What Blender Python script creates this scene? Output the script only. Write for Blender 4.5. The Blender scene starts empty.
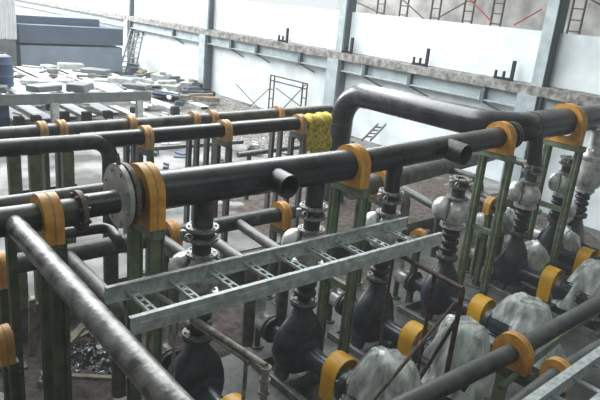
import bpy, bmesh, math, random
from mathutils import Vector, Matrix, noise
random.seed(7)
PI = math.pi
COL = bpy.context.scene.collection

# ---------------------------------------------------------------- camera
F, PT, RL, YW, EYE = 600.0, .315, .095, .845, 4.8
f = Vector((math.cos(YW)*math.cos(PT), math.sin(YW)*math.cos(PT), -math.sin(PT)))
rt = f.cross(Vector((0, 0, 1))).normalized(); up = rt.cross(f)
c_, s_ = math.cos(RL), math.sin(RL)
RR = c_*rt + s_*up; UU = -s_*rt + c_*up
EYEP = Vector((0, 0, EYE))
cam = bpy.data.cameras.new('camera'); camo = bpy.data.objects.new('camera', cam); COL.objects.link(camo)
cam.sensor_width = 36; cam.lens = 36*F/600; cam.clip_end = 300
camo.matrix_world = Matrix(((RR.x, UU.x, -f.x, 0), (RR.y, UU.y, -f.y, 0), (RR.z, UU.z, -f.z, EYE), (0, 0, 0, 1)))
bpy.context.scene.camera = camo

def ray(x, y): return f + RR*((x-300)/F) + UU*((200-y)/F)
def at(x, y, z):                      # point at height z seen at (x, y)
    d = ray(x, y); return EYEP + d*((z-EYE)/d.z)
def atY(x, y, Y):
    d = ray(x, y); return EYEP + d*(Y/d.y)
def atX(x, y, X):
    d = ray(x, y); return EYEP + d*(X/d.x)

# ---------------------------------------------------------------- materials
def mat(name, col, rough=.6, *a, top_sheen=0, **k):
    m = _mat(name, col, rough, *a, **k)
    if top_sheen:  # highlight painted into the base colour of upward faces, with dusty mottling
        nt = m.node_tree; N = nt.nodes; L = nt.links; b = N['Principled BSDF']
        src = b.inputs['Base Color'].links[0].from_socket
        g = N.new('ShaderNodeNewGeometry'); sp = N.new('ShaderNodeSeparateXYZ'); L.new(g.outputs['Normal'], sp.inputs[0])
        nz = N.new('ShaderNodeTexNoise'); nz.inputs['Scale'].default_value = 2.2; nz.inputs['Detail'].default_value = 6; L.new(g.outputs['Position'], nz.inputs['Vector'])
        mr = N.new('ShaderNodeMapRange'); mr.inputs['From Min'].default_value = .45; mr.inputs['From Max'].default_value = 1.0; mr.inputs['To Max'].default_value = top_sheen; L.new(sp.outputs['Z'], mr.inputs['Value'])
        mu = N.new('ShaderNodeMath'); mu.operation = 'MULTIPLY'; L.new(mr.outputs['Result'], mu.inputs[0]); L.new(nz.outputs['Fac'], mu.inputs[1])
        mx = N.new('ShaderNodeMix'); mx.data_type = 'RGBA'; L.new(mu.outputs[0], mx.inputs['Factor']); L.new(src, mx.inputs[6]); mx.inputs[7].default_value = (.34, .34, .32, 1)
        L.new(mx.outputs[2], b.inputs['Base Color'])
    return m
def _mat(name, col, rough=.6, metal=0, var=.25, scale=6, bump=0, col2=None, patch=None, alpha=None, detail=6, spec=.5, bscale=None, coat=0):
    m = bpy.data.materials.new(name); m.use_nodes = True
    nt = m.node_tree; N = nt.nodes; L = nt.links
    b = N['Principled BSDF']
    b.inputs['Roughness'].default_value = rough; b.inputs['Metallic'].default_value = metal
    b.inputs['Specular IOR Level'].default_value = spec
    if coat: b.inputs['Coat Weight'].default_value = coat
    tc = N.new('ShaderNodeTexCoord'); oi = N.new('ShaderNodeNewGeometry')
    nz = N.new('ShaderNodeTexNoise'); nz.inputs['Scale'].default_value = scale; nz.inputs['Detail'].default_value = detail
    L.new(oi.outputs['Position'], nz.inputs['Vector'])
    cr = N.new('ShaderNodeValToRGB')
    a = [max(0, x*(1-var)) for x in col]; c2 = col2 if col2 else [min(1, x*(1+var)) for x in col]
    cr.color_ramp.elements[0].color = (*a, 1); cr.color_ramp.elements[1].color = (*c2, 1)
    lo, hi = patch if patch else (.35, .7)
    cr.color_ramp.elements[0].position = lo; cr.color_ramp.elements[1].position = hi
    L.new(nz.outputs['Fac'], cr.inputs['Fac']); L.new(cr.outputs['Color'], b.inputs['Base Color'])
    mr = N.new('ShaderNodeMapRange'); mr.inputs['To Min'].default_value = max(.04, rough-.12); mr.inputs['To Max'].default_value = min(1, rough+.15)
    L.new(nz.outputs['Fac'], mr.inputs['Value']); L.new(mr.outputs['Result'], b.inputs['Roughness'])
    if bump:
        n2 = N.new('ShaderNodeTexNoise'); n2.inputs['Scale'].default_value = bscale or scale*3; n2.inputs['Detail'].default_value = 5
        L.new(oi.outputs['Position'], n2.inputs['Vector'])
        bp = N.new('ShaderNodeBump'); bp.inputs['Strength'].default_value = bump; bp.inputs['Distance'].default_value = .03
        L.new(n2.outputs['Fac'], bp.inputs['Height']); L.new(bp.outputs['Normal'], b.inputs['Normal'])
    if alpha is not None:
        n3 = N.new('ShaderNodeTexNoise'); n3.inputs['Scale'].default_value = 5; n3.inputs['Detail'].default_value = 4; n3.inputs['Distortion'].default_value = 1.5
        L.new(oi.outputs['Position'], n3.inputs['Vector'])
        m3 = N.new('ShaderNodeMapRange'); m3.inputs['From Min'].default_value = .35; m3.inputs['From Max'].default_value = .65
        m3.inputs['To Min'].default_value = alpha[0]; m3.inputs['To Max'].default_value = alpha[1]
        L.new(n3.outputs['Fac'], m3.inputs['Value']); L.new(m3.outputs['Result'], b.inputs['Alpha'])
    return m

M = {}
M['black'] = mat('black_pipe_paint', (.010, .012, .022), .27, 0, .5, 2.6, .05, col2=(.035, .036, .044), patch=(.4, .8), top_sheen=.6)
M['greypipe'] = mat('grey_pipe_steel', (.085, .09, .085), .42, .1, .35, 5, .15, col2=(.17, .17, .155), top_sheen=.4)
M['steelpipe'] = mat('worn_grey_pipe', (.10, .105, .098), .34, .25, .5, 7, .15, col2=(.25, .25, .235), patch=(.35, .62))
M['dkpipe'] = mat('dark_grey_green_pipe', (.025, .032, .03), .4, .1, .4, 6, .1, col2=(.075, .09, .08), patch=(.4, .75), top_sheen=.5)
M['orange'] = mat('orange_yellow_paint', (.68, .29, .03), .5, 0, .2, 8, .1, col2=(.78, .39, .07), top_sheen=.25)
M['palorange'] = mat('faded_orange_paint', (.62, .36, .17), .6, 0, .2, 8)
M['guard'] = mat('yellow_guard_paint', (.72, .36, .006), .45, 0, .1, 5, 0, col2=(.78, .42, .01))
M['seam'] = mat('pale_seam', (.36, .27, .16), .7, 0, .3, 20)
M['green'] = mat('green_painted_steel', (.12, .165, .095), .5, 0, .25, 5, .1, col2=(.2, .25, .155))
M['dkgreen'] = mat('dark_green_steel', (.05, .075, .035), .6, 0, .3, 5, .1, col2=(.09, .12, .065))
M['galv'] = mat('galvanised_steel', (.46, .50, .50), .4, .25, .15, 14, .05, col2=(.66, .70, .70))
M['silver'] = mat('silver_paint', (.5, .51, .5), .3, .35, .2, 6, .1, col2=(.82, .83, .82))
M['flangegrey'] = mat('pale_flange_metal', (.2, .2, .185), .45, .3, .3, 16, .2, col2=(.4, .4, .37))
M['blind'] = mat('grey_blind_flange', (.36, .36, .34), .45, .1, .2, 6, .1, col2=(.55, .55, .52))
M['dullsilver'] = mat('dull_flange_metal', (.1, .105, .095), .5, .35, .4, 16, .3, col2=(.27, .27, .25))
M['bolt'] = mat('bright_bolt_metal', (.4, .4, .38), .4, .6, .2, 20)
M['pump'] = mat('dark_blue_pump_paint', (.010, .017, .026), .33, .0, .4, 6, .15, col2=(.028, .042, .055))
M['rubber'] = mat('black_rubber', (.008, .008, .009), .45, 0, .3, 12, .1, col2=(.03, .03, .03))
M['rust'] = mat('rusty_steel', (.055, .035, .025), .75, 0, .4, 14, .3, col2=(.13, .085, .06))
M['whiterust'] = mat('white_paint_with_rust', (.16, .13, .10), .7, 0, .2, 9, .2, col2=(.38, .37, .33), patch=(.3, .6))
M['dirtflange'] = mat('rusty_flange_metal', (.08, .06, .045), .6, .3, .3, 20, .3, col2=(.2, .17, .14))
M['concrete'] = mat('pale_concrete', (.06, .058, .055), .7, 0, .3, .8, .3, col2=(.27, .27, .265), patch=(.40, .62), bscale=14)
M['pitfloor'] = mat('dirty_wet_concrete', (.03, .03, .026), .5, 0, .5, 1.6, .5, col2=(.13, .14, .125), patch=(.35, .7), bscale=12)
M['soil'] = mat('brown_soil', (.06, .045, .038), .95, 0, .4, 7, .8, col2=(.13, .10, .085), bscale=25)
M['wall'] = mat('pale_wall_render', (.62, .68, .70), .8, 0, .12, 1.0, .05, col2=(.78, .83, .84))
M['rearwall'] = mat('grey_concrete_wall', (.28, .27, .255), .85, 0, .15, 1.1, .1, col2=(.42, .42, .40), patch=(.4, .6))
M['ledge'] = mat('rough_concrete_ledge', (.17, .165, .15), .9, 0, .4, 5, .8, col2=(.36, .35, .33), bscale=14)
M['blue'] = mat('pale_blue_steel', (.33, .39, .41), .5, 0, .12, 3, col2=(.42, .48, .49))
M['dkblue'] = mat('slate_blue_steel', (.085, .11, .13), .55, 0, .2, 3)
M['slate'] = mat('slate_grey_sheet', (.09, .125, .17), .7, 0, .1, 1.5)
M['slate2'] = mat('lighter_slate_sheet', (.22, .27, .33), .7, 0, .1, 1.5)
M['white'] = mat('white_sheet', (.85, .87, .88), .5, 0, .08, 3)
M['palesteel'] = mat('pale_grey_steel', (.36, .39, .38), .5, .1, .2, 4, col2=(.55, .57, .54))
M['greysteel'] = mat('mid_grey_steel', (.15, .165, .165), .55, .1, .2, 4)
M['bluedrum'] = mat('dark_blue_plastic', (.03, .055, .12), .45, 0, .2, 4)
M['plastic'] = mat('clear_plastic_wrap', (.55, .60, .58), .12, 0, .2, 4, .5, col2=(.88, .93, .91), alpha=(.35, .9), bscale=9, coat=.5, detail=3)
M['rag'] = mat('yellow_rag', (.62, .45, .02), .9, 0, .5, 14, .6, col2=(.85, .72, .15))
M['wood'] = mat('pale_timber', (.20, .17, .12), .8, 0, .3, 9, .2, col2=(.32, .28, .21))
M['foil'] = mat('crumpled_foil', (.02, .02, .022), .2, .2, .3, 18, 1.0, col2=(.5, .52, .52), patch=(.56, .62), bscale=14)
M['red'] = mat('red_paint', (.35, .05, .04), .6)
M['dark'] = mat('dark_interior', (.01, .01, .01), .8)
M['debris'] = mat('mixed_debris', (.06, .055, .05), .8, 0, .4, 12, .5, col2=(.3, .29, .27))
M['skid'] = mat('grey_skid_steel', (.10, .115, .105), .55, .1, .3, 6, .1, col2=(.2, .215, .2))
def plastic():
    m = bpy.data.materials.new('clear_plastic_wrap'); m.use_nodes = True
    nt = m.node_tree; N = nt.nodes; L = nt.links; b = N['Principled BSDF']
    g = N.new('ShaderNodeNewGeometry'); mp = N.new('ShaderNodeMapping'); mp.inputs['Scale'].default_value = (1, 1, .35); L.new(g.outputs['Position'], mp.inputs['Vector'])
    def nz(sc, d, dis):
        n = N.new('ShaderNodeTexNoise'); n.inputs['Scale'].default_value = sc; n.inputs['Detail'].default_value = d; n.inputs['Distortion'].default_value = dis; L.new(mp.outputs[0], n.inputs['Vector']); return n.outputs['Fac']
    def ramp(src, p0, c0, p1, c1):
        r = N.new('ShaderNodeValToRGB'); e = r.color_ramp.elements; e[0].position = p0; e[1].position = p1; e[0].color = (*c0, 1); e[1].color = (*c1, 1); L.new(src, r.inputs['Fac']); return r.outputs['Color']
    L.new(ramp(nz(3, 2, 1.2), .3, (.5, .55, .53), .66, (.92, .96, .94)), b.inputs['Base Color'])
    L.new(ramp(nz(3.5, 3, 1.4), .36, (.3, .3, .3), .62, (.9, .9, .9)), b.inputs['Alpha'])
    b.inputs['Roughness'].default_value = .12; b.inputs['Coat Weight'].default_value = .6; b.inputs['Coat Roughness'].default_value = .06
    bp = N.new('ShaderNodeBump'); bp.inputs['Strength'].default_value = .7; bp.inputs['Distance'].default_value = .04; L.new(nz(6, 3, 1.6), bp.inputs['Height']); L.new(bp.outputs['Normal'], b.inputs['Normal'])
    return m
M['plastic'] = plastic()
# corrugated white
def corrugated():
    m = mat('white_corrugated_sheet', (.78, .80, .80), .5, 0, .05, 2)
    nt = m.node_tree; N = nt.nodes; L = nt.links; b = N['Principled BSDF']
    g = N.new('ShaderNodeNewGeometry'); w = N.new('ShaderNodeTexWave'); w.wave_type = 'BANDS'; w.bands_direction = 'X'; w.inputs['Scale'].default_value = 1.6
    L.new(g.outputs['Position'], w.inputs['Vector'])
    bp = N.new('ShaderNodeBump'); bp.inputs['Strength'].default_value = .9; bp.inputs['Distance'].default_value = .1
    L.new(w.outputs['Fac'], bp.inputs['Height']); L.new(bp.outputs['Normal'], b.inputs['Normal'])
    return m
M['corr'] = corrugated()

# ---------------------------------------------------------------- mesh helpers
def frame_of(d, ref=None):
    d = Vector(d).normalized()
    r = ref or (Vector((0, 0, 1)) if abs(d.z) < .9 else Vector((0, 1, 0)))
    a = d.cross(r).normalized(); b = a.cross(d).normalized()
    return d, a, b

class MB:
    def __init__(s): s.v = []; s.f = []; s.sm = []
    def add(s, vs, fs, smooth=True):
        n = len(s.v); s.v += [tuple(v) for v in vs]
        for q in fs: s.f.append(tuple(i+n for i in q)); s.sm.append(smooth)
        return s
    def box(s, c, size, rot=None, bev=0):
        c = Vector(c); hx, hy, hz = [k/2 for k in size]
        bm = bmesh.new(); bmesh.ops.create_cube(bm, size=1)
        for v in bm.verts: v.co = Vector((v.co.x*size[0], v.co.y*size[1], v.co.z*size[2]))
        if bev: bmesh.ops.bevel(bm, geom=list(bm.edges), offset=bev, segments=1, affect='EDGES')
        Rm = rot if rot is not None else Matrix.Identity(3)
        vs = [c + Rm @ v.co for v in bm.verts]; bm.verts.index_update()
        fs = [[v.index for v in fc.verts] for fc in bm.faces]; bm.free()
        return s.add(vs, fs, False)
    def bar(s, p, q, w, h, bev=0, roll=0):
        p, q = Vector(p), Vector(q); d, a, b = frame_of(q-p)
        R = Matrix((a, d, b)).transposed() @ Matrix.Rotation(roll, 3, 'Y')
        return s.box((p+q)/2, (w, (q-p).length, h), R, bev)
    def rings(s, pts, dirs, rads, n=20, caps=True, smooth=True, inner=None):
        vs = []; a = None
        for p, d, r in zip(pts, dirs, rads):
            d = Vector(d).normalized()
            if a is None: _, a, b = frame_of(d)
            else:
                a = (a - d*a.dot(d)).normalized()
            b = a.cross(d)
            for k in range(n):
                t = 2*PI*k/n; vs.append(Vector(p) + (a*math.cos(t) + b*math.sin(t))*r)
        m = len(pts); fs = []
        for i in range(m-1):
            for k in range(n):
                k2 = (k+1) % n; fs.append((i*n+k, i*n+k2, (i+1)*n+k2, (i+1)*n+k))
        if not caps:
            return s.add(vs, fs, smooth)
        base = len(s.v); s.add(vs, fs, smooth)
        s.f.append(tuple(base+k for k in range(n))[::-1]); s.sm.append(False)
        s.f.append(tuple(base+(m-1)*n+k for k in range(n))); s.sm.append(False)
        return s
    def cyl(s, p, q, r, r2=None, n=20, caps=True):
        p, q = Vector(p), Vector(q); d = q-p
        return s.rings([p, q], [d, d], [r, r if r2 is None else r2], n, caps)
    def hollow(s, p, q, r, t, n=22):      # open-ended pipe
        p, q = Vector(p), Vector(q); d = q-p; e = d.normalized()
        return s.rings([p, q, q, p+e*.02, p+e*.02], [d]*5, [r, r, r-t, r-t, .001], n, False)
    def lathe(s, origin, axis, prof, n=24, caps=True):
        o = Vector(origin); d = Vector(axis).normalized()
        pts = [o + d*h for h, r in prof]
        bad = [max(r, .0005) for h, r in prof]
        _n = len(s.sm)
        s.rings(pts, [d]*len(prof), bad, n, caps)
        return s
    def path(s, pts, r, fil=.3, n=20, seg=8, caps=True):
        P = [Vector(p) for p in pts]; out = [P[0]]; 
        for i in range(1, len(P)-1):
            a = (P[i-1]-P[i]); b = (P[i+1]-P[i]); L = min(fil, a.length*.49, b.length*.49)
            A = P[i] + a.normalized()*L; B = P[i] + b.normalized()*L
            for k in range(seg+1):
                t = k/seg; A1 = A+(P[i]-A)*.553; B1 = B+(P[i]-B)*.553; out.append(A*(1-t)**3 + A1*3*t*(1-t)**2 + B1*3*t*t*(1-t) + B*t**3)
        out.append(P[-1])
        ds = []
        for i in range(len(out)):
            a = out[min(i+1, len(out)-1)]-out[max(i-1, 0)]; ds.append(a.normalized())
        return s.rings(out, ds, [r]*len(out), n, caps)
    def disc(s, c, axis, r, th, hole=0, bolts=0, br=.02, bh=.03, n=28, bc=.82, phase=0):
        c = Vector(c); d, a, b = frame_of(axis)
        p, q = c-d*th/2, c+d*th/2
        if hole: s.rings([p, p, q, q, p], [d]*5, [hole, r, r, hole, hole], n, False, smooth=False)
        else: s.rings([p, q], [d, d], [r, r], n, True, smooth=False)
        for k in range(bolts):
            t = 2*PI*(k+.5)/bolts+phase; o = c + (a*math.cos(t)+b*math.sin(t))*r*bc
            s.rings([o-d*(th/2+bh), o+d*(th/2+bh)], [d, d], [br, br], 6, True, smooth=False)
        return s
    def ball(s, c, rad, n=20, m=12, R=None):
        c = Vector(c); rx, ry, rz = rad if hasattr(rad, '__len__') else (rad,)*3
        vs = []; fs = []
        for i in range(m+1):
            th = PI*i/m
            for k in range(n):
                ph = 2*PI*k/n
                v = Vector((rx*math.sin(th)*math.cos(ph), ry*math.sin(th)*math.sin(ph), rz*math.cos(th)))
                if R: v = R @ v
                vs.append(c+v)
        for i in range(m):
            for k in range(n):
                k2 = (k+1) % n; fs.append((i*n+k, (i+1)*n+k, (i+1)*n+k2, i*n+k2))
        return s.add(vs, fs, True)
    def build(s, name, m, parent=None, loc=None, **props):
        me = bpy.data.meshes.new(name); me.from_pydata(s.v, [], s.f); me.update()
        bm = bmesh.new(); bm.from_mesh(me); bmesh.ops.remove_doubles(bm, verts=bm.verts, dist=1e-5); bmesh.ops.recalc_face_normals(bm, faces=bm.faces); bm.to_mesh(me); bm.free()
        # shade by angle
        for p in me.polygons: p.use_smooth = True
        me.materials.append(M[m] if isinstance(m, str) else m)
        try: me.set_sharp_from_angle(angle=math.radians(38))
        except Exception: pass
        o = bpy.data.objects.new(name, me); COL.objects.link(o)
        if parent is not None: o.parent = parent
        if loc is not None: o.location = loc
        for k, v in props.items(): o[k] = v
        return o

def tag(o, label=None, cat=None, group=None, kind=None):
    if label: o['label'] = label
    if cat: o['category'] = cat
    if group: o['group'] = group
    if kind: o['kind'] = kind
    return o
def thing(name, label, cat, loc=(0, 0, 0), rz=0, group=None):
    o = bpy.data.objects.new(name, None); COL.objects.link(o); o.empty_display_size = .1
    o.location = loc; o.rotation_euler = (0, 0, rz); return tag(o, label, cat, group)
def kids(o): return [c for c in bpy.data.objects if c.parent == o]
def dup(o, loc=None, rz=None, label=None, parent=None, group=None, scale=None):
    ch = kids(o); c = o.copy(); COL.objects.link(c); c.parent = parent
    if loc is not None: c.location = loc
    if rz is not None: c.rotation_euler = (0, 0, rz)
    if label: c['label'] = label
    if group: c['group'] = group
    if scale: c.scale = scale
    for k in ch: dup(k, parent=c)
    return c
def structure(name, mb, m):
    o = mb.build(name, m); o['kind'] = 'structure'; return o
def single(name, mb, m, base, label, cat, group=None, kind=None):
    """one-mesh thing whose vertices are given in world space; origin moved to base"""
    b = Vector(base); mb.v = [tuple(Vector(v)-b) for v in mb.v]
    return tag(mb.build(name, m, loc=b), label, cat, group, kind)

ZP = -.5      # pump area floor
# ================================================================ SETTING
# pump-area floor, gently uneven, and the raised rear slab
m = MB(); m.box((5.5, 2, ZP-.1), (23, 14, .2)); structure('floor', m, 'pitfloor')
m = MB(); m.box((5.5, 38.8, -.25), (23, 59.6, .5)); structure('floor_rear', m, 'concrete')
XW = 17.0
m = MB(); m.box((XW+.15, 34, 1.2), (.3, 76, 3.4)); structure('wall_right', m, 'wall')                # lower wall
m = MB(); m.box((XW+.1, 34, 3.93), (.2, 76, 1.5)); structure('wall_upper', m, 'wall')               # pale band above the ledge
# rough ledge
m = MB()
vs = []; fs = []; n = 300
for i in range(n+1):
    y = -4 + 72*i/n
    j = lambda s: .05*noise.noise(Vector((y*1.7, s, 0))) + .03*noise.noise(Vector((y*5, s, 3)))
    vs += [(XW+.05, y, 2.87), (XW-.38+j(1), y, 2.87+j(2)*.6), (XW-.38+j(3), y, 3.14+j(4)), (XW+.05, y, 3.17+j(5))]
for i in range(n):
    for k in range(3): fs.append((i*4+k, i*4+k+1, i*4+k+5, i*4+k+4))
m.add(vs, fs); structure('trim_1', m, 'ledge')
# pale blue crane beam below the ledge
m = MB(); m.box((XW-.14, 34, 2.66), (.06, 76, .42)); m.box((XW-.2, 34, 2.46), (.26, 76, .035)); structure('trim_2', m, 'blue')
# rear wall of next bay (grey) with its brighter floor
m = MB(); m.box((23.2, 9.5, 4), (.3, 30, 12)); structure('wall_back', m, 'rearwall')
m = MB(); m.box((8, 70, 4.5), (40, .3, 11)); structure('wall_far', m, 'white')
# unseen deck added above the camera to shade the foreground, and side wall behind
m = MB(); m.box((4.2, -.6, 7.1), (22, 13.2, .25)); structure('ceiling_shade', m, 'rearwall')
m = MB(); m.box((-5.9, 32, 6.5), (.3, 76, 15)); structure('wall_left', m, 'rearwall')
m = MB(); m.box((8.7, 32, 14.1), (29.5, 76, .25)); structure('ceiling_upper', m, 'rearwall')  # unseen hall roof, added with the side wall to cut ambient light
m = MB(); m.box((8.7, -5, 6.5), (29.5, .3, 15)); structure('wall_front', m, 'rearwall')

# wall columns
for k, (yc, w, lab) in enumerate([(atX(133, 40, 17).y, .45, 'faint slate blue wall column at the far end beside the leaning frames'), (27.2, .55, 'farthest pale blue steel wall column left of the scaffold frame'), (17.4, .62, 'middle pale blue steel wall column right of the scaffold frame'), (9.0, .62, 'nearest pale blue steel wall column at upper right of the hall')]):
    t = thing('wall_column', lab, 'column', (XW-.1, yc, 0), group=None)
    m = MB(); m.box((-.16, .15, 1.45), (.32, w, 2.85)); m.build('lower_shaft', 'blue', t)
    m = MB(); m.box((-.02, -w/2+.1, 1.45), (.42, .12, 2.85)); m.build('dark_flange', 'dkblue', t)
    m = MB(); m.box((-.12, -.02, 5.8), (.22, w*.55, 5.3)); m.build('upper_shaft', 'blue', t)
    m = MB(); m.box((.06, -w/2+.13, 5.8), (.42, .1, 5.3)); m.build('upper_flange', 'dkblue', t)
# wall brackets with struts
bl = ['first from the far end', 'second from the far end', 'left of the scaffold frame', 'above the scaffold frame', 'just left of the middle column', 'just right of the middle column', 'between middle and nearest columns', 'just left of the nearest column', 'right of the nearest column']
for k, yb in enumerate([36, 30.6, 24.9, 22.8, 19.7, 15.9, 13.7, 10.7, 7.6]):
    t = thing('wall_bracket', 'dark steel bracket with diagonal strut under the ledge, ' + bl[k], 'bracket', (XW-.02, yb, 2.2), group='brackets under the wall ledge')
    m = MB(); m.box((-.2, 0, .42), (.24, .14, .5)); m.build('bracket_plate', 'dkblue', t)
    m = MB(); m.bar((-.22, 0, .2), (-.05, -.75, -.05), .05, .05); m.build('strut', 'dkblue', t)
# fork hooks on the ledge
fl = ['farthest', 'second farthest', 'second nearest', 'nearest']
for k, yb in enumerate([20.7, 16.75, 13.1, 9.85]):
    t = thing('fork_bracket', 'small dark fork bracket standing on the concrete ledge, %s of the four' % fl[k], 'bracket', (XW-.25, yb, 3.15), group=None)
    m = MB(); m.box((0, 0, .3), (.07, .1, .62)); m.build('upright', 'dark', t)
    m = MB(); m.box((0, .3, .05), (.07, .6, .08)); m.build('foot_bar', 'dark', t)
    for q in (.28, .56):
        m = MB(); m.box((0, q, .15), (.07, .06, .24)); m.build('prong', 'dark', t)
# scaffold towers behind the pale band
sl = ['scaffold frame seen above the pale wall, %s from the left' % s for s in ('first', 'second', 'third', 'fourth', 'fifth', 'sixth')]
towers = []
for k, px in enumerate([380, 403, 435, 468, 497, 577]):
    b = atX(px, 15, 21.5); b.z = 0
    t = thing('scaffold_tower', sl[k], 'scaffold', b); towers.append(t)
    for s in (-.22, .22):
        m = MB(); m.cyl((0, s, 0), (0, s, 7.5), .04, n=8); m.build('standard', 'rust', t)
    for z in [3.6+.38*i for i in range(9)]:
        m = MB(); m.cyl((0, -.22, z), (0, .22, z), .025, n=6); m.build('rung', 'rust', t)
bl = [(345, -3, 400, 22, 'rust'), (403, 0, 425, 20, 'rust'), (438, 18, 466, 2, 'rust'), (470, 0, 492, 22, 'red'), (514, 25, 542, 9, 'red'), (585, -4, 606, 8, 'rust')]
for k, (x0, y0, x1, y1, mm) in enumerate(bl):
    a, b = atX(x0, y0, 21.3), atX(x1, y1, 21.3)
    tw = towers[k]; m = MB(); m.cyl(a-tw.location, b-tw.location, .03, n=8)
    o = m.build('brace', mm, tw)
    if mm == 'red': o['label'] = 'red diagonal brace'
# scaffold frame standing at the wall
def ladder_frame(t, y0, y1, z1, w, mm):
    for yy in (y0, y0+w, y1-w, y1):
        m = MB(); m.cyl((0, yy, 0), (0, yy, z1), .032, n=8); m.build('standard', mm, t)
    for zz in (z1, z1-.22):
        m = MB(); m.cyl((0, y0, zz), (0, y1, zz), .028, n=8); m.build('top_rail', mm, t)
    for zz in (.35, .75, 1.15):
        for ya in (y0, y1-w):
            m = MB(); m.cyl((0, ya, zz), (0, ya+w, zz), .022, n=6); m.build('rung', mm, t)
b = at(307, 113, 0); e = at(268, 104, 0)
t = thing('scaffold_tower', 'low dark scaffold frame standing on the floor before the pale wall', 'scaffold', (16.2, atX(305, 110, 16.2).y, 0))
ladder_frame(t, 0, atX(269, 100, 16.2).y-t.location.y, 1.75, .28, 'rust')
for k, (x0, y0, x1, y1) in enumerate([(236, 84, 262, 112), (270, 88, 244, 112), (306, 84, 280, 112), (276, 88, 300, 106)]):
    a, b = atX(x0, y0, 15.9+.1*k), atX(x1, y1, 15.9+.1*k)
    m = MB(); m.cyl(a, b, .02, n=6)
    m.v = [tuple(Vector(v)-t.location) for v in m.v]; m.build('brace', 'rust', t); continue
    single('scaffold_brace', m, 'rust', a, 'thin diagonal brace by the low scaffold frame, %s' % ['sloping down right at its far left', 'sloping down left beside it', 'sloping down left inside it', 'sloping down right inside it'][k], 'brace')

# ================================================================ REAR YARD
# big sheet-metal boxes
def p33(x, y): return atY(x, y, 33)
a = p33(21, 75); b = p33(123, 72); top = p33(60, 26).z; mid = p33(60, 46).z; tt = p33(60, 18).z
t = thing('stacked_tank', 'big slate grey double-stacked sheet metal tank at the far left', 'tank', ((a.x+b.x)/2, 34.5, 0))
w = b.x-a.x
m = MB(); m.box((0, 0, mid/2+.1), (w*.99, 3, mid-.2), bev=.015); m.build('lower_box', 'slate2', t)
m = MB(); m.box((0, 0, (mid+top)/2+.05), (w, 3.1, top-mid-.1), bev=.015); m.build('upper_box', 'slate', t)
m = MB(); m.box((-w*.09, .3, (top+tt)/2), (w*.8, 2.2, tt-top), bev=.015); m.build('lid', 'slate', t)
m = MB(); m.box((0, 0, .06), (w*1.0, 3.0, .12)); m.build('plinth', 'dkblue', t)
a = p33(-14, 70); b = p33(18, 70)
t = thing('corrugated_bin', 'white corrugated sheet bin left of the slate tank', 'bin', ((a.x+b.x)/2, 33.8, 0))
m = MB(); m.box((0, 0, 1.9+.9), (b.x-a.x, 2, 2.0), bev=.04); m.build('upper_panel', 'corr', t)
m = MB(); m.box((0, 0, .9), ((b.x-a.x)*.9, 2, 1.8), bev=.04); m.build('lower_panel', 'greysteel', t)
# platform of steel beams and pale sheets
PZ = 1.25
fl_, fr_ = at(-30, 98, PZ), at(137, 90, PZ); bk = at(89, 67, PZ)
y0 = (fl_.y+fr_.y)/2; y1 = bk.y; x0, x1 = fl_.x, (fr_.x+bk.x)/2
t = thing('steel_platform', 'low grey steel platform with white sheets on its top at far left', 'platform', ((x0+x1)/2, (y0+y1)/2, 0))
ox, oy = (x0+x1)/2, (y0+y1)/2
m = MB(); m.box((0, y0-oy, PZ-.16), (x1-x0, .12, .34)); m.build('front_beam', 'greysteel', t)
m = MB(); m.box((0, y1-oy, PZ-.16), (x1-x0, .12, .3)); m.build('rear_beam', 'greysteel', t)
nb = 4
for k in range(nb+1):
    xx = x0-ox + (x1-x0)*k/nb
    m = MB(); m.box((xx, 0, PZ-.1), (.14, y1-y0, .2)); m.build('cross_beam', 'palesteel', t)
for k in range(nb):
    xx = x0-ox + (x1-x0)*(k+.5)/nb
    m = MB()
    mm_ = 14; vs = []; fs = []; wv = (x1-x0)/nb*.36
    for i in range(mm_+1):
        yy = (y0-oy+.2) + (y1-y0-.4)*i/mm_
        j1 = wv*(.35+.6*random.random()); vs += [(xx-wv, yy, PZ+.02), (xx+j1 if i % 2 else xx+wv, yy, PZ+.02)]
    for i in range(mm_): fs.append((2*i, 2*i+1, 2*i+3, 2*i+2))
    m.add(vs, fs, False)
    m.build('sheet', 'white', t)
    for q in range(5):
        mq = MB(); mq.box((xx+wv*random.uniform(-.3, 1.1), y0-oy+(y1-y0)*(q+.4)/5, PZ+.12), (random.uniform(.15, .7), random.uniform(.2, 1.1), random.uniform(.1, .3)), Matrix.Rotation(random.uniform(0, 3), 3, 'Z'), .03); mq.box((xx, y0-oy+(y1-y0)*(q+.6)/5, PZ+.06), (.12, random.uniform(.6, 1.3), .08), Matrix.Rotation(random.uniform(0, 3), 3, 'Z'), .01)
        o = mq.build('packing_block', ['greysteel', 'palesteel', 'debris'][q % 3], loc=(ox, oy, 0)); tag(o, 'small grey scrap block lying on the white topped steel platform', 'block', 'small grey blocks on the steel platform')
for xx, yy in [(fr_.x-ox-.1, y0-oy), (at(67, 100, PZ).x-ox, y0-oy), (x0-ox+.2, y0-oy), (x1-ox-.1, y1-oy), (x0-ox+.2, y1-oy)]:
    m = MB(); m.box((xx, yy, (PZ-.3)/2), (.22, .22, PZ-.3)); m.build('leg', 'palesteel', t)
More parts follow.
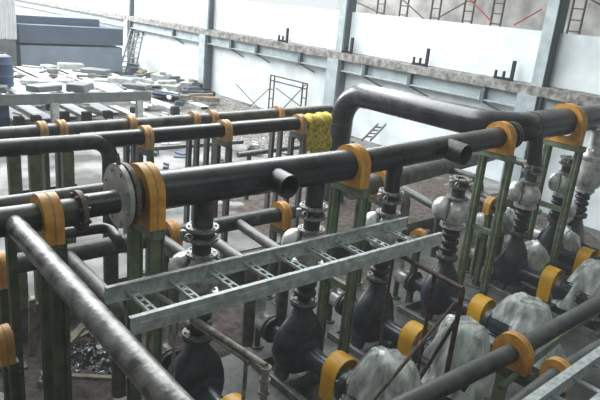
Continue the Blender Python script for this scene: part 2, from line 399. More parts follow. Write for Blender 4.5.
# long steel channels lying on the rear floor
cl = 0
for px0, py0, L, wd in [(-12, 121, 9, .5), (22, 120, 9, .55), (48, 119, 8.5, .5), (72, 117, 7, .3), (90, 116, 8, .5), (112, 113, 8, .55), (150, 108, 12, .5), (176, 109, 13, .45), (205, 107, 11, .4), (160, 126, 4, .35), (184, 130, 4, .3)]:
    a = at(px0, py0, .1)
    g = 'long steel channels lying on the rear floor'
    nth = ['1st', '2nd', '3rd', '4th', '5th', '6th', '7th', '8th', '9th', '10th', '11th'][cl]
    lab = 'pale grey steel channel lying on the rear floor, %s from the left' % nth if cl < 9 else ('short pale steel channel on the floor nearer the main header, %s' % ('left one' if cl == 9 else 'right one'))
    t = thing('steel_channel', lab, 'channel', (a.x, a.y, 0.0), random.uniform(-.03, .03), g); cl += 1
    m = MB(); m.box((0, L/2, .11), (wd, L, .03)); m.build('web', 'white', t)
    for s in (-1, 1):
        m = MB(); m.box((s*wd/2, L/2, .06), (.04, L, .12)); m.build('flange', 'palesteel', t)
# blocks
k = 0
for px, py in [(17, 122), (34, 121), (84, 117), (105, 116), (132, 112), (172, 111), (62, 117), (48, 106)]:
    a = at(px, py, .1); m = MB(); m.box((0, 0, .17), (.3, .3, .34), bev=.02)
    o = m.build('spacer_block', 'dark', loc=(a.x, a.y-.25, 0)); tag(o, 'small dark spacer block on the rear floor, %s' % ['leftmost', 'second from left', 'fifth from left', 'sixth from left', 'seventh from left', 'rightmost', 'fourth from left', 'farther back behind the third channel'][k], 'block', 'dark spacer blocks on the rear floor'); k += 1
# scrap by the wall
sc = [('grey sheet bundle', .9, .5, .35, 'palesteel'), ('brown timber bundle', 1.2, .25, .2, 'wood'), ('dark steel offcut', .7, .35, .3, 'dkblue'), ('pale steel angle', 1.6, .12, .12, 'white'), ('dark pipe offcut', 1.3, .2, .2, 'dark'), ('slate sheet', 1.3, .9, .08, 'slate')]
placed = []
for k in range(24):
    for tr in range(60):
        px, py = random.uniform(132, 205), random.uniform(72, 98)
        if py < 72+(px-132)*.28: py += 12
        a = at(px, py, .1); a.x = min(a.x, 16.1)
        if all((a-q).length > 1.15 for q in placed): break
    placed.append(a); n_, l_, w_, h_, mm_ = sc[k % len(sc)]
    if a.x > 16.3: a.x = 16.3
    m = MB(); z = h_/2+.02+.2*random.random(); R = Matrix.Rotation(random.uniform(0, PI), 3, 'Z') @ Matrix.Rotation(random.uniform(-.15, .15), 3, 'Y')
    m.box((0, 0, z), (w_*1.3, l_*1.5, h_), R, .01); m.box((.1, .1, z+h_*.7), (w_*.7, l_, h_*.5), R @ Matrix.Rotation(.5, 3, 'Z'), .01)
    o = m.build('scrap_piece', mm_, loc=(a.x, a.y, 0)); tag(o, n_ + ' in the scrap strewn along the far pale wall', 'scrap', 'scrap strewn along the far wall')
for k in range(34):
    for tr in range(60):
        px, py = random.choice([(random.uniform(5, 235), random.uniform(100, 128)), (random.uniform(105, 330), random.uniform(138, 172))])
        a = at(px, py, .1)
        if a.x < 16 and all((a-q).length > .7 for q in placed): break
    placed.append(a); n_, l_, w_, h_, mm_ = sc[(k*5+1) % len(sc)]
    m = MB(); R = Matrix.Rotation(random.uniform(0, PI), 3, 'Z'); q = .55 if py < 130 else .4
    m.box((0, 0, h_*q*.5+.01), (w_*q, l_*q, h_*q), R, .01); m.box((.05, .08, h_*q+.03), (w_*q*.5, l_*q*.7, .05), R @ Matrix.Rotation(.8, 3, 'Z'), .005)
    o = m.build('scrap_piece', mm_, loc=(a.x, a.y, 0)); tag(o, 'small ' + n_ + ' lying loose around the twin rear pipes', 'scrap', 'small scrap lying around the rear pipes')
# leaning frames by the tank
for k, (xb, yb, xt, yt) in enumerate([(124, 72, 135, 30), (130, 74, 139, 32), (141, 70, 149, 35)]):
    A = at(xb, yb, 0); B = atY(xt, yt, A.y+1.2)
    t = thing('leaning_frame', 'tall pale ladder-like frame leaning by the slate tank, %s' % ['left one', 'middle one', 'right one'][k], 'frame', A)
    D = B-A
    for s in (-.28, .28):
        m = MB(); m.cyl((s, 0, 0), D+Vector((s, 0, 0)), .06, n=6); m.build('rail', 'greysteel', t)
    for q in range(1, 8):
        c = D*(q/8); m = MB(); m.cyl(c+Vector((-.28, 0, 0)), c+Vector((.28, 0, 0)), .04, n=6); m.build('rung', 'palesteel', t)
# blue drums at the left edge
for k, (px, py, z, r) in enumerate([(3, 88, PZ+.03, .42), (1, 129, 0, .36)]):
    a = at(px, py, z)
    t = thing('plastic_drum', ['dark blue drum standing on the steel platform at left edge', 'dark blue drum on the rear floor at left edge'][k], 'drum', (a.x, a.y+.3, z))
    m = MB(); m.lathe((0, 0, 0), (0, 0, 1), [(0, r*.9), (.04, r), (.35, r), (.37, r*1.04), (.4, r), (.75, r), (.77, r*1.04), (.8, r), (1.0, r*.92), (1.08, r*.5)], 20); m.build('body', 'bluedrum', t)
    m = MB(); m.disc((.1, 0, 1.08), (0, 0, 1), .08, .05); m.build('cap', 'dark', t)

# ================================================================ PIPE PARTS
def clamp(c, r, ang=0, label='', R=None, th=.11, m_='orange', group='orange pipe clamps', bot=1.0, tilt=0):
    """pair of round-topped, square-bottomed plates around a pipe running along local X"""
    R = R or r*1.5
    t = thing('pipe_clamp', label, 'clamp', c, ang, group)
    def plate(x0, x1, Ro, ri):
        m = MB(); n = 40; vs = []
        for x, rad in ((x0, 'i'), (x0, 'o'), (x1, 'o'), (x1, 'i')):
            for k in range(n):
                a = 2*PI*k/n; cy, sz = math.cos(a), math.sin(a)
                if rad == 'i': q = ri
                elif sz >= 0: q = Ro
                else: q = min(Ro/max(abs(cy), 1e-6), Ro*bot/max(abs(sz), 1e-6))
                vs.append((x, q*cy, q*sz))
        fs = []
        for i in range(4):
            for k in range(n):
                k2 = (k+1) % n; j = (i+1) % 4; fs.append((i*n+k, i*n+k2, j*n+k2, j*n+k))
        m.add(vs, fs, False); return m
    plate(-th, -.008, R, r*1.002).build('clamp_plate', m_, t)
    plate(.008, th, R, r*1.002).build('clamp_plate', m_, t)
    plate(-.008, .008, R*.985, r*1.01).build('gasket', 'seam', t)
    return t

def support(c, half, ztop, zbot, label, m_='green', w=.15, d=.1, low=None, ang=0, name='pipe_support', group='green pipe support frames'):
    t = thing(name, label, 'support frame', (c[0], c[1], zbot), ang, group)
    h = ztop-zbot
    m = MB(); m.box((0, 0, h-.06), (w, 2*half+w*.9, .12), bev=.008); m.build('crossbar', m_, t)
    for s in (-half, half):
        m = MB()   # channel section
        m.box((0, s, (h-.12)/2+.0), (w, .018, h-.12)); m.box((-w/2+.009, s, (h-.12)/2), (.018, d, h-.12)); m.box((w/2-.009, s, (h-.12)/2), (.018, d, h-.12)); m.box((0, s-.0, (h-.12)/2), (w*.9, d*.5, h-.125))
        m.build('post', m_, t)
        m = MB(); m.box((0, s, .01), (w*1.7, w*1.7, .02)); m.build('base_plate', m_, t)
    if low is not None:
        m = MB(); m.box((0, 0, low-zbot), (w*.5, 2*half, .1)); m.build('lower_crossbar', m_, t)
    return t

# ---------------------------------------------------------------- MAIN HEADER
HY = 5.65
HZ = lambda x: 2.74 + max(0, x-5.9)*.036
RH = .215
x_bf = 2.50; x_c2 = atY(352, 160, HY).x; x_end = atY(509, 133, HY).x
hd = thing('header_pipe', 'long black main header pipe with blind flange at its near left end', 'pipe', (x_bf, HY, 0))
def L(x, y, z): return Vector((x-x_bf, y-HY, z))
m = MB(); m.cyl(L(x_bf+.08, HY, HZ(2)), L(x_c2, HY, HZ(x_c2)), RH, n=32); m.build('pipe', 'black', hd)
m = MB(); m.cyl(L(x_c2-.05, HY, HZ(x_c2)), L(x_end, HY, HZ(x_end)), .182, n=30); m.build('reduced_pipe', 'black', hd)
bf = MB().disc(L(x_bf, HY, 2.74), (1, 0, 0), .34, .05, n=40).build('blind_flange', 'blind', hd)
MB().disc(L(x_bf+.075, HY, 2.74), (1, 0, 0), .34, .05, hole=.2, n=40).build('neck_flange', 'dirtflange', hd)
for k in range(8):
    a = 2*PI*(k+.5)/8; cc = L(x_bf, HY+.28*math.cos(a), 2.74+.28*math.sin(a))
    m = MB(); m.rings([cc-Vector((.04, 0, 0)), cc+Vector((.12, 0, 0))], [(1, 0, 0)]*2, [.02, .02], 6, smooth=False); m.build('bolt', 'bolt', bf)
m = MB(); m.cyl(L(x_bf, HY, 3.06), L(x_bf, HY, 3.2), .03, .006, n=8); m.build('lifting_lug', 'dullsilver', bf)
m = MB(); m.disc(L(x_end, HY, HZ(x_end)), (1, 0, 0), .25, .05, bolts=12, n=36); m.disc(L(x_end+.08, HY, HZ(x_end)), (1, 0, 0), .25, .05, n=36); m.build('end_flange', 'dkpipe', hd)
# open stubs toward the near side
for px, py, r in [(290, 182, .15), (466, 154, .17)]:
    d = ray(px, py); yy = HY-.42; e = atY(px, py, yy)
    m = MB(); z = HZ(e.x); m.hollow(L(e.x, HY, z), L(e.x, yy, z-.03), r, .016, 26); m.build('open_stub', 'dkpipe', hd)
# hanging branches
PX = [3.53, 5.27, 6.85, 8.63, 11.04, 13.6]
for i, x in enumerate(PX[:3]):
    m = MB(); m.cyl(L(x, HY, HZ(x)-.1), L(x, HY, 2.22), .125, n=24); m.build('branch_pipe', 'black' if i else 'dkpipe', hd)

# big elbow pipe from behind
ex = atY(541, 127, 5.78)
q0 = at(348, 92, 2.85); q1 = at(480, 112, 3.0)
ea, eb = atY(541, 127, 5.88), atY(590, 119, 5.88); ed = (eb-ea)/(eb.x-ea.x)
ep = thing('elbow_pipe', 'large black pipe rising behind the header, bending twice toward the right wall', 'pipe', (q0.x, q0.y, 0))
def E_(v): return Vector(v) - Vector((q0.x, q0.y, 0))
corner = ea + ed*(10.2-ea.x) + Vector((0, 0, .06)); far = ea + ed*(16.9-ea.x)
down = q0 + (q0-q1).normalized()*.1
m = MB(); m.path([E_((down.x, down.y, .0)), E_((down.x, down.y, 2.85)), E_(corner), E_(far)], .285, .75, n=32, seg=12)
m.build('pipe', 'black', ep)
dv = (corner-q0).normalized()
for tt_ in (.3, None):
    c = down+(corner-down).normalized()*.8 if tt_ else corner+(far-corner).normalized()*.8
    dd = (corner-down) if tt_ else (far-corner)
    m = MB(); m.disc(E_(c), dd, .292, .025, n=32); m.build('weld_seam', 'dkpipe', ep)
m = MB(); m.disc(E_((down.x, down.y, 2.05)), (0, 0, 1), .292, .025, n=32); m.build('weld_seam', 'dkpipe', ep)
for x in PX[4:5]:
    m = MB(); m.cyl(E_((x, 5.75, 2.9)), E_((x, HY, 2.22)), .14, n=24); m.build('branch_pipe', 'black', ep)

# clamps + supports on the header
def hc(px, py, r, lab, slab, bot=1.0, RR_=None, zoff=0, y=HY, low=None, half=.27):
    c = atY(px, py, y); z = HZ(c.x)
    if y == HY: c = Vector((c.x, HY, z))
    RR_ = RR_ or r*1.5; clamp(c, r, 0, lab, bot=bot, th=.09, R=RR_)
    support((c.x+.02, y), half, c.z-RR_*bot, ZP, slab, low=low)
hc(144, 195, RH, 'orange clamp on the main header just right of the blind flange', 'green support frame under the header near the blind flange', half=.25)
hc(352, 162, RH, 'orange clamp on the main header at middle of the picture', 'green support frame under the middle of the main header', low=.9, RR_=.285)
hc(500, 138, .185, 'orange clamp at the right end of the main header', 'green support frame under the right end of the main header', low=1.1)
c5 = ea + ed*(atY(566, 122, 5.88).x-ea.x)
clamp((c5.x, 5.88, c5.z), .285, 0, 'orange clamp on the large elbow pipe at upper right', th=.11, R=.41)
support((c5.x, 5.8), .34, c5.z-.41, ZP, 'green support frame under the large elbow pipe at right', low=1.1, w=.2)

# ---------------------------------------------------------------- LEFT PIPES
def straight(name, pts, r, mm_, label, fil=.2, cat='pipe', n=24, extra=None, group=None):
    b = Vector((pts[0][0], pts[0][1], pts[0][2]))
    m = MB(); m.path([Vector(p)-b for p in pts], r, fil, n=n, seg=10)
    if extra is None:
        return tag(m.build(name, mm_, loc=b), label, cat, group)
    t = thing(name, label, cat, b, group=group); m.build('pipe', mm_, t)
    extra(t, b); return t
PFY, PFZ = 5.35, 2.75
x_f = atY(79, 211, PFY).x
def ex_(t, b):
    MB().disc(Vector((x_f, PFY, PFZ))-b, (1, 0, 0), .20, .05, bolts=8, n=30).build('end_flange', 'dirtflange', t)
    m = MB(); m.hollow(Vector((x_f+.02, PFY+.1, PFZ))-b, Vector((x_f+.42, PFY+.12, PFZ))-b, .12, .012); m.build('spigot', 'black', t)
straight('header_pipe', [(-2.5, PFY, PFZ), (x_f, PFY, PFZ)], .132, 'dkpipe', 'dark pipe entering from the left edge and ending in a rusty flange', extra=ex_)
cf = atY(47, 217, PFY)
clamp((cf.x, PFY, PFZ), .132, 0, 'orange clamp on the left dark pipe beside its rusty flange', R=.215, th=.085)
support((cf.x-.0, PFY-.05), .16, PFZ-.215, ZP, 'dark green support frame at lower left under the left dark pipe', m_='dkgreen', w=.12)
a, b = at(-40, 211, 2.6), at(104, 190, 2.6)
straight('rear_pipe', [a, b], .085, 'greypipe', 'thin grey pipe running behind the left dark pipe to the blind flange')
# foreground slanted pipes
a, b = at(16, 226, 2.75), at(170, 400, 2.72)
a = Vector((a.x, PFY, 2.75))
straight('branch_pipe', [a, b, at(222, 455, 2.7)], .09, 'steelpipe', 'long worn grey pipe slanting across the lower left foreground', fil=.01)
# S1 suction header
SZ = 1.22; SY = 7.75
straight('suction_header', [(-2, SY, SZ), (6.75, SY+.02, SZ)], .135, 'dkpipe', 'dark suction header pipe running low behind the main header')
cl_ = [(171, 229, 'orange clamp on the suction header just right of the blind flange'), (281, 212, 'orange clamp at the right part of the suction header, above the valves')]
for px, py, lab in cl_:
    c = atY(px, py, SY); clamp((c.x, SY, SZ), .135, 0, lab, R=.23, th=.08)
    support((c.x, SY), .17, SZ-.23, ZP, 'green support frame under the suction header, %s' % ('left one' if px < 200 else 'right one'), w=.11)
# S2
a, b = at(350, 190, 1.7), at(492, 153, 1.7)
straight('suction_header', [a, b], .19, 'greypipe', 'thick grey pipe low behind the main header right of the middle clamp')
dv = (b-a).normalized(); c = a + dv*(at(376, 182, 1.7)-a).length
clamp(c, .19, math.atan2(dv.y, dv.x), 'orange clamp on the thick grey pipe behind the middle valve', R=.29, th=.09)
support((c.x, c.y), .2, 1.41, ZP, 'green support frame under the thick grey pipe', w=.12)
# pipe with down elbow
a = at(40, 237, 2.2)
straight('elbow_pipe', [a, at(108, 227, 2.2), at(118, 240, 2.15), at(119, 250, 2.05)], .062, 'dkpipe', 'slim dark pipe with a downturned end below the blind flange', fil=.12)
a = at(62, 235, 2.2); m = MB(); m.box((a.x, a.y, (2.14+ZP)/2), (.08, .08, 2.14-ZP)); m.box((a.x, a.y, ZP+.01), (.2, .2, .02))
single('support_post', m, 'dkgreen', (a.x, a.y, ZP), 'slim dark green post under the slim pipe with the downturned end', 'post')
a = at(8, 203, 2.6); m = MB(); m.box((a.x, a.y, (2.515+ZP)/2), (.09, .09, 2.515-ZP)); m.box((a.x, a.y, ZP+.01), (.2, .2, .02))
single('support_post', m, 'dkgreen', (a.x, a.y, ZP), 'slim dark green post under the thin grey rear pipe at left edge', 'post')
# left edge items
c = at(3, 342, 1.2)
straight('side_pipe', [(-1.5, c.y, 1.2), (c.x+.1, c.y, 1.2)], .1, 'rust', 'rusty pipe at the left edge held by an orange clamp')
clamp((c.x, c.y, 1.2), .1, 0, 'orange clamp at the lower left edge of the picture', R=.18, th=.07)
support((c.x+.06, c.y), .12, 1.02, ZP, 'dark green support frame below the left edge clamp', m_='dkgreen', w=.1)
c = at(-2, 268, 1.6); clamp((c.x, c.y, 1.6), .1, 0, 'orange clamp cut by the left edge above the rusty pipe', R=.19, th=.07)
m = MB(); m.box((c.x+.04, c.y, (1.4+ZP)/2), (.1, .1, 1.4-ZP), bev=.01)
single('support_post', m, 'dkgreen', (c.x+.04, c.y, ZP), 'dark green post at the left edge beneath the upper clamp', 'post')

# ---------------------------------------------------------------- REAR TWIN PIPES
AZ = 2.5
a0, a1 = at(80, 142, AZ), at(308, 122.5, AZ)
b0, b1 = at(-12, 135, AZ), at(330, 109, AZ)
straight('rear_header', [a0, a1], .132, 'greypipe', 'nearer of the two long dark rear pipes across the upper left').data.materials[0] = M['black']
straight('rear_header', [b0, b1], .105, 'greypipe', 'farther of the two long dark rear pipes across the upper left')
def on(p0, p1, px):   # point on the line p0-p1 that is seen at column px
    best = None
    for i in range(601):
        q = p0 + (p1-p0)*(i/600); v = q-EYEP; xx = 300+F*v.dot(RR)/v.dot(f)
        if best is None or abs(xx-px) < best[0]: best = (abs(xx-px), q)
    return best[1]
aa = math.atan2((a1-a0).y, (a1-a0).x); ab = math.atan2((b1-b0).y, (b1-b0).x)
for k, px in enumerate([145, 224, 299]):
    c = on(a0, a1, px); n_ = ['left', 'middle', 'right'][k]
    clamp(c, .132, aa, 'faded orange clamp on the nearer rear pipe, %s one' % n_, R=.185, th=.07, m_='palorange', group='faded orange clamps on the rear pipes')
    support((c.x, c.y), .18, AZ-.185, 0, 'grey green frame under the nearer rear pipe, %s one' % n_, w=.09, ang=aa, low=1.2, m_='greysteel')
for k, px in enumerate([41, 61, 130, 194, 212, 278]):
    c = on(b0, b1, px); n_ = ['first', 'second', 'third', 'fourth', 'fifth', 'sixth'][k]
    clamp(c, .105, ab, 'faded orange clamp on the farther rear pipe, %s from the left' % n_, R=.16, th=.06, m_='palorange', group='faded orange clamps on the rear pipes')
    support((c.x, c.y), .13, AZ-.16, 0, 'grey green frame under the farther rear pipe, below the %s clamp' % n_, w=.08, ang=ab, m_='greysteel')
# rail between
a, b = at(124, 151, 1.2), at(243, 142, 1.2)
m = MB(); m.bar(a, b, .06, .09); single('tie_rail', m, 'greysteel', a, 'thin dark rail tying the rear pipe supports together', 'rail')
# rag over the pipe end
c = on(a0, a1, 306)
def rag(c, w, h):
    m = MB(); nx, nz = 16, 26; vs = []; fs = []
    for side in (1,):
        for i in range(nz+1):
            s = i/nz*(2*h+PI*.17); 
            for k in range(nx+1):
                u = (k/nx-.5)*w
                wob = .035*noise.noise(Vector((u*9, s*5, 1))); 
                if s < h: y, z = -.17, -(h-s)
                elif s < h+PI*.17: a = (s-h)/.17; y, z = -.17*math.cos(a), .17*math.sin(a)
                else: y, z = .17, -(s-h-PI*.17)*.7
                edge = .08*noise.noise(Vector((u*6, 5, 2)))
                vs.append((u*(1+.15*math.sin(s*9))+wob, y+wob*1.5-(.04 if y < 0 else -.04), z*(1+edge*3)+wob))
        for i in range(nz):
            for k in range(nx): fs.append((i*(nx+1)+k, i*(nx+1)+k+1, (i+1)*(nx+1)+k+1, (i+1)*(nx+1)+k))
    m.add(vs, fs); return m
o = rag(c, .72, .62).build('hanging_rag', 'rag', loc=(c.x+.2, c.y, AZ+.0)); o.rotation_euler = (0, 0, aa)
tag(o, 'crumpled yellow rag draped over the end of the rear pipe', 'rag')
a, b = at(322, 122, 2.3), at(345, 134, 2.1)
# slim pipe lying behind the header
a, b = at(238, 155, 1.2), at(336, 142, 1.2)
straight('loose_pipe', [a, b], .065, 'greypipe', 'slim grey pipe behind the main header left of the middle clamp')
for s, w_ in ((a+(b-a)*.1, 'left'), (a+(b-a)*.8, 'right')):
    m = MB(); m.box((s.x, s.y, .565), (.08, .08, 1.13)); m.box((s.x, s.y, .01), (.2, .2, .02)); single('support_post', m, 'dkgreen', (s.x, s.y, 0), 'thin dark post under the slim grey pipe, %s one' % w_, 'post')
# U-bend
UZ = 2.5
a = at(-20, 151, UZ); b = at(86, 142, UZ)
vb = Vector((b.x+.38, b.y, UZ))
straight('bend_pipe', [(a.x-.3, b.y, UZ), vb, (vb.x, vb.y, 0)], .125, 'dkpipe', 'dark grey pipe at upper left that bends down beside the blind flange', fil=.3)
for k, px in enumerate([13, 34, 67]):
    c = on(Vector((a.x-.3, b.y, UZ)), vb, px)
    m = MB(); m.box((c.x, c.y, (UZ-.1)/2), (.17, .12, UZ-.14), bev=.01); m.box((c.x, c.y, .015), (.3, .3, .03))
    single('support_post', m, 'green', (c.x, c.y, 0), 'grey green post under the bending pipe at upper left, %s of three' % ['left', 'middle', 'right'][k], 'post', 'posts under the bending pipe')
a, b = at(16, 194, 1.2), at(76, 186, 1.2)
m = MB(); m.bar(a, b, .08, .12); single('tie_rail', m, 'dkgreen', a, 'dark rail across the posts under the bending pipe', 'rail')

# ================================================================ PUMPS
VX = Vector((0, 0, 0))
def make_butterfly():
    t = thing('butterfly_valve', 'x', 'valve')
    m = MB(); m.disc((0, 0, 2.21), (0, 0, 1), .195, .035, hole=.09, bolts=8, br=.014, bh=.015); m.build('upper_flange', 'flangegrey', t)
    m = MB(); m.lathe((0, 0, 2.11), (0, 0, 1), [(0, .14), (.01, .15), (.07, .15), (.08, .14)], 24); m.cyl((-.13, .0, 2.15), (-.24, .0, 2.15), .035, n=12); m.cyl((.13, 0, 2.15), (.22, 0, 2.15), .03, n=12); m.build('valve_body', 'dkpipe', t)
    g = MB(); g.box((-.25, 0, 2.16), (.06, .09, .12), bev=.015); gb = g.build('gear_box', 'flangegrey', t)
    m = MB(); m.cyl((-.25, -.045, 2.16), (-.25, -.10, 2.16), .013, n=8); m.disc((-.25, -.11, 2.16), (0, 1, 0), .055, .016, hole=.04, n=16); m.build('hand_wheel', 'flangegrey', gb)
    m = MB(); m.disc((0, 0, 2.08), (0, 0, 1), .195, .035, hole=.09, bolts=8, br=.014, bh=.015, phase=.39); m.build('lower_flange', 'flangegrey', t)
    m = MB(); m.cyl((0, 0, 2.08), (0, 0, 1.89), .115); m.build('spool', 'dkpipe', t)
    return t
def make_check():
    t = thing('check_valve', 'x', 'valve')
    m = MB(); m.disc((0, 0, 1.875), (0, 0, 1), .19, .035, bolts=8, br=.014, bh=.012); m.build('upper_flange', 'flangegrey', t)
    m = MB(); m.lathe((0, 0, 1.4), (0, 0, 1), [(0, .14), (.04, .17), (.1, .225), (.18, .25), (.26, .245), (.34, .21), (.40, .15), (.43, .13)], 28)
    m.build('valve_body', 'silver', t)
    m = MB(); m.ball((-.13, .17, 1.64), (.19, .19, .21)); m.build('bonnet', 'silver', t)
    d = Vector((-.6, .75, 0)).normalized()
    m = MB(); m.disc(Vector((-.09, .11, 1.64)), d, .222, .03, n=28); m.build('bonnet_ring', 'dullsilver', t)
    m = MB(); m.disc((0, 0, 1.37), (0, 0, 1), .22, .05, bolts=8, br=.017, bh=.02); m.build('lower_flange', 'silver', t)
    return t
def make_joint():
    t = thing('rubber_joint', 'x', 'expansion joint')
    m = MB(); m.disc((0, 0, 1.31), (0, 0, 1), .17, .05, n=26, bolts=6, br=.015, bh=.015); m.build('upper_flange', 'rubber', t)
    pr = [(1.29, .10)]
    for z in (1.2, 1.06, .92):
        for k in range(7):
            a = PI*k/6; pr.append((z+.055*math.cos(a), .105+.06*math.sin(a)))
    pr.append((.81, .10)); pr = sorted(pr, key=lambda q: -q[0])
    m = MB(); m.lathe((0, 0, 0), (0, 0, 1), pr, 26); m.build('bellows', 'rubber', t)
    m = MB(); m.disc((0, 0, .79), (0, 0, 1), .195, .04, n=26, bolts=8, br=.018, bh=.02); m.build('lower_flange', 'dullsilver', t)
    return t
def make_pump():
    t = thing('water_pump', 'x', 'pump')   # origin on the floor under the discharge, axis along Y
    Z0 = ZP; h = -ZP
    m = MB(); m.disc((0, 0, .75+h), (0, 0, 1), .19, .04, n=26, bolts=8, br=.016, bh=.015); m.build('discharge_flange', 'pump', t)
    # teardrop volute in X-Z, thick in Y
    m = MB(); vs = []; fs = []; sec = []
    n = 28
    levels = [(.74, .105, .105, 0), (.66, .125, .115, 0), (.57, .18, .13, .0), (.47, .27, .16, -.01), (.36, .345, .19, -.02), (.22, .40, .215, -.03), (.05, .425, .225, -.03), (-.1, .40, .215, -.02), (-.22, .34, .2, -.01), (-.3, .24, .17, 0), (-.36, .1, .1, 0)]
    for z, rx, ry, ox in levels:
        for k in range(n):
            a = 2*PI*k/n; ca, sa = math.cos(a), math.sin(a)
            e = .75
            vs.append((ox+rx*math.copysign(abs(ca)**e, ca), ry*math.copysign(abs(sa)**e, sa), z+h))
    q = len(levels)
    for i in range(q-1):
        for k in range(n): fs.append((i*n+k, i*n+(k+1) % n, (i+1)*n+(k+1) % n, (i+1)*n+k))
    fs.append(tuple(range(n))); fs.append(tuple((q-1)*n+k for k in range(n))[::-1])
    m.add(vs, fs)
    for s in (-.3, .3): m.bar((s*.8, 0, -.2+h), (s*1.05, 0, -.38+h), .1, .2)
    m.build('volute_casing', 'pump', t)
    m = MB(); m.lathe((0, .16, h), (0, 1, 0), [(0, .25), (.06, .23), (.1, .15), (.3, .125), (.42, .125)], 24); m.build('suction_nozzle', 'pump', t)
    m = MB(); m.disc((0, .6, h), (0, 1, 0), .21, .045, n=28, bolts=8, br=.018, bh=.02); m.build('suction_flange', 'rubber', t)
    m = MB(); m.lathe((0, -.18, h), (0, -1, 0), [(0, .27), (.05, .26), (.09, .17), (.3, .14), (.42, .155), (.5, .155), (.52, .09), (.66, .05)], 22); m.build('bearing_housing', 'pump', t)
    # coupling guard : bent strip over the shaft
    m = MB(); vs = []; fs = []; R = .235; ya, yb = -.74, -1.0; prof = [(R, -.28)] + [(R*math.cos(PI*k/14), R*math.sin(PI*k/14)+.12) for k in range(15)] + [(-R, -.28)]
    for x, z in prof:
        for y in (ya, yb): vs.append((x, y, z+h))
    for x, z in prof:
        for y in (ya, yb): vs.append((x*.93, y, (z-.015 if z > .1 else z)+h))
    P_ = len(prof)
    for i in range(P_-1):
        a = 2*i; fs.append((a, a+1, a+3, a+2)); b = 2*P_+2*i; fs.append((b, b+2, b+3, b+1))
        fs.append((a, a+2, b+2, b)); fs.append((a+1, b+1, b+3, a+3))
    m.add(vs, fs); m.build('coupling_guard', 'guard', t)
    mo = MB().lathe((0, -1.04, h), (0, -1, 0), [(0, .12), (.02, .27), (.1, .275), (.12, .25), (.8, .25), (.82, .275), (.95, .26), (.98, .12)], 26).build('motor', 'pump', t)
    m = MB(); m.box((.02, -1.45, .32+h), (.26, .3, .2), bev=.02); m.build('terminal_box', 'pump', mo)
    m = MB()
    for k in range(18):
        a = PI*2*k/18; cx, cz = math.cos(a), math.sin(a)
        m.box((cx*.265, -1.5, cz*.265+h), (.04, .62, .012), Matrix.Rotation(-a, 3, 'Y'))
    m.build('cooling_fin', 'pump', mo)
    m = MB()
    for s in (-.36, .36): m.box((s, -.75, .06), (.1, 2.7, .12), bev=.008)
    for y in (-2.05, -1.0, -.2, .55): m.box((0, y, .06), (.64, .1, .1))
    m.build('base_frame', 'skid', t)
    for y in (-1.25, -1.75):
        m = MB(); m.box((0, y, .16), (.5, .14, .12)); m.build('motor_foot', 'pump', t)
    return t
def make_elbow():
    t = thing('suction_elbow', 'x', 'elbow'); h = -ZP
    m = MB(); m.disc((0, .68, h), (0, 1, 0), .21, .04, n=28, bolts=8, br=.016, bh=.02); m.build('outlet_flange', 'dullsilver', t)
    m = MB(); m.path([(0, .7, h), (0, 1.08, h), (0, 1.08, h+.52)], .145, .34, n=24, seg=10); m.build('elbow_body', 'dullsilver' if False else 'silver', t)
    m = MB(); m.disc((0, 1.08, h+.5), (0, 0, 1), .2, .04, n=28, bolts=8, br=.016, bh=.02); m.build('inlet_flange', 'dullsilver', t)
    m = MB(); m.cyl((0, 1.0, 0), (0, 1.0, h-.1), .05); m.disc((0, 1.0, .015), (0, 0, 1), .11, .03); m.build('support_leg', 'dkgreen', t)
    return t
def make_suction(dy):
    t = thing('suction_pipe', 'x', 'pipe')
    h = -ZP
    m = MB(); m.path([(0, 1.08, h+.53), (0, 1.08, h+1.6), (0, dy-.06, h+1.6)], .088, .2, n=20); m.build('pipe', 'greypipe', t)
    m = MB(); m.disc((0, 1.08, h+.545), (0, 0, 1), .2, .035, n=26); m.build('flange', 'dullsilver', t)
    return t
def make_wrap(seed, sx=1, hgt=1.0):
    rs_ = random.Random(seed).random(); t = MB(); nh, na = 34, 90; vs = []; fs = []
    off = Vector((seed*3.1, seed*1.7, 0))
    px, py = .02, -.05
    for i in range(nh+1):
        u = i/nh                                      # 0 top .. 1 bottom
        z = (.62*hgt)*(1-u) - .22*u
        flare = (.17 + .20*u**.5 + .07*max(0, u-.7)/.3)*(.95+.25*rs_)
        for k in range(na):
            a = 2*PI*k/na; d = Vector((math.cos(a), math.sin(a), 0))
            e = .62
            rr = flare/((abs(d.x)**(2/e)+abs(d.y)**(2/e))**(e/2))
            fold = .02*u*math.sin(a*5+seed+1.5*math.sin(a*2+seed)+u*2.5) + .016*u**.6*math.sin(a*13+seed*2+2.6*math.sin(a*3)+u*3)
            nn = .13*noise.noise(Vector((math.cos(a)*2.2, math.sin(a)*2.2, z*1.6))+off) + .03*abs(noise.noise(Vector((math.cos(a)*6, math.sin(a)*6, z*2.5))+off))
            rr += fold + nn*(.3+u)
            vs.append((px*(1-u)+rr*d.x*.86, py*(1-u)+rr*d.y*1.28, z + .035*noise.noise(Vector((a*2, u*5, seed)))))
    for i in range(nh):
        for k in range(na): fs.append((i*na+k, (i+1)*na+k, (i+1)*na+(k+1) % na, i*na+(k+1) % na))
    t.add(vs, fs); c = len(t.v); t.v.append((px, py, .635*hgt))
    for k in range(na): t.f.append((k, (k+1) % na, c)); t.sm.append(True)
    return t

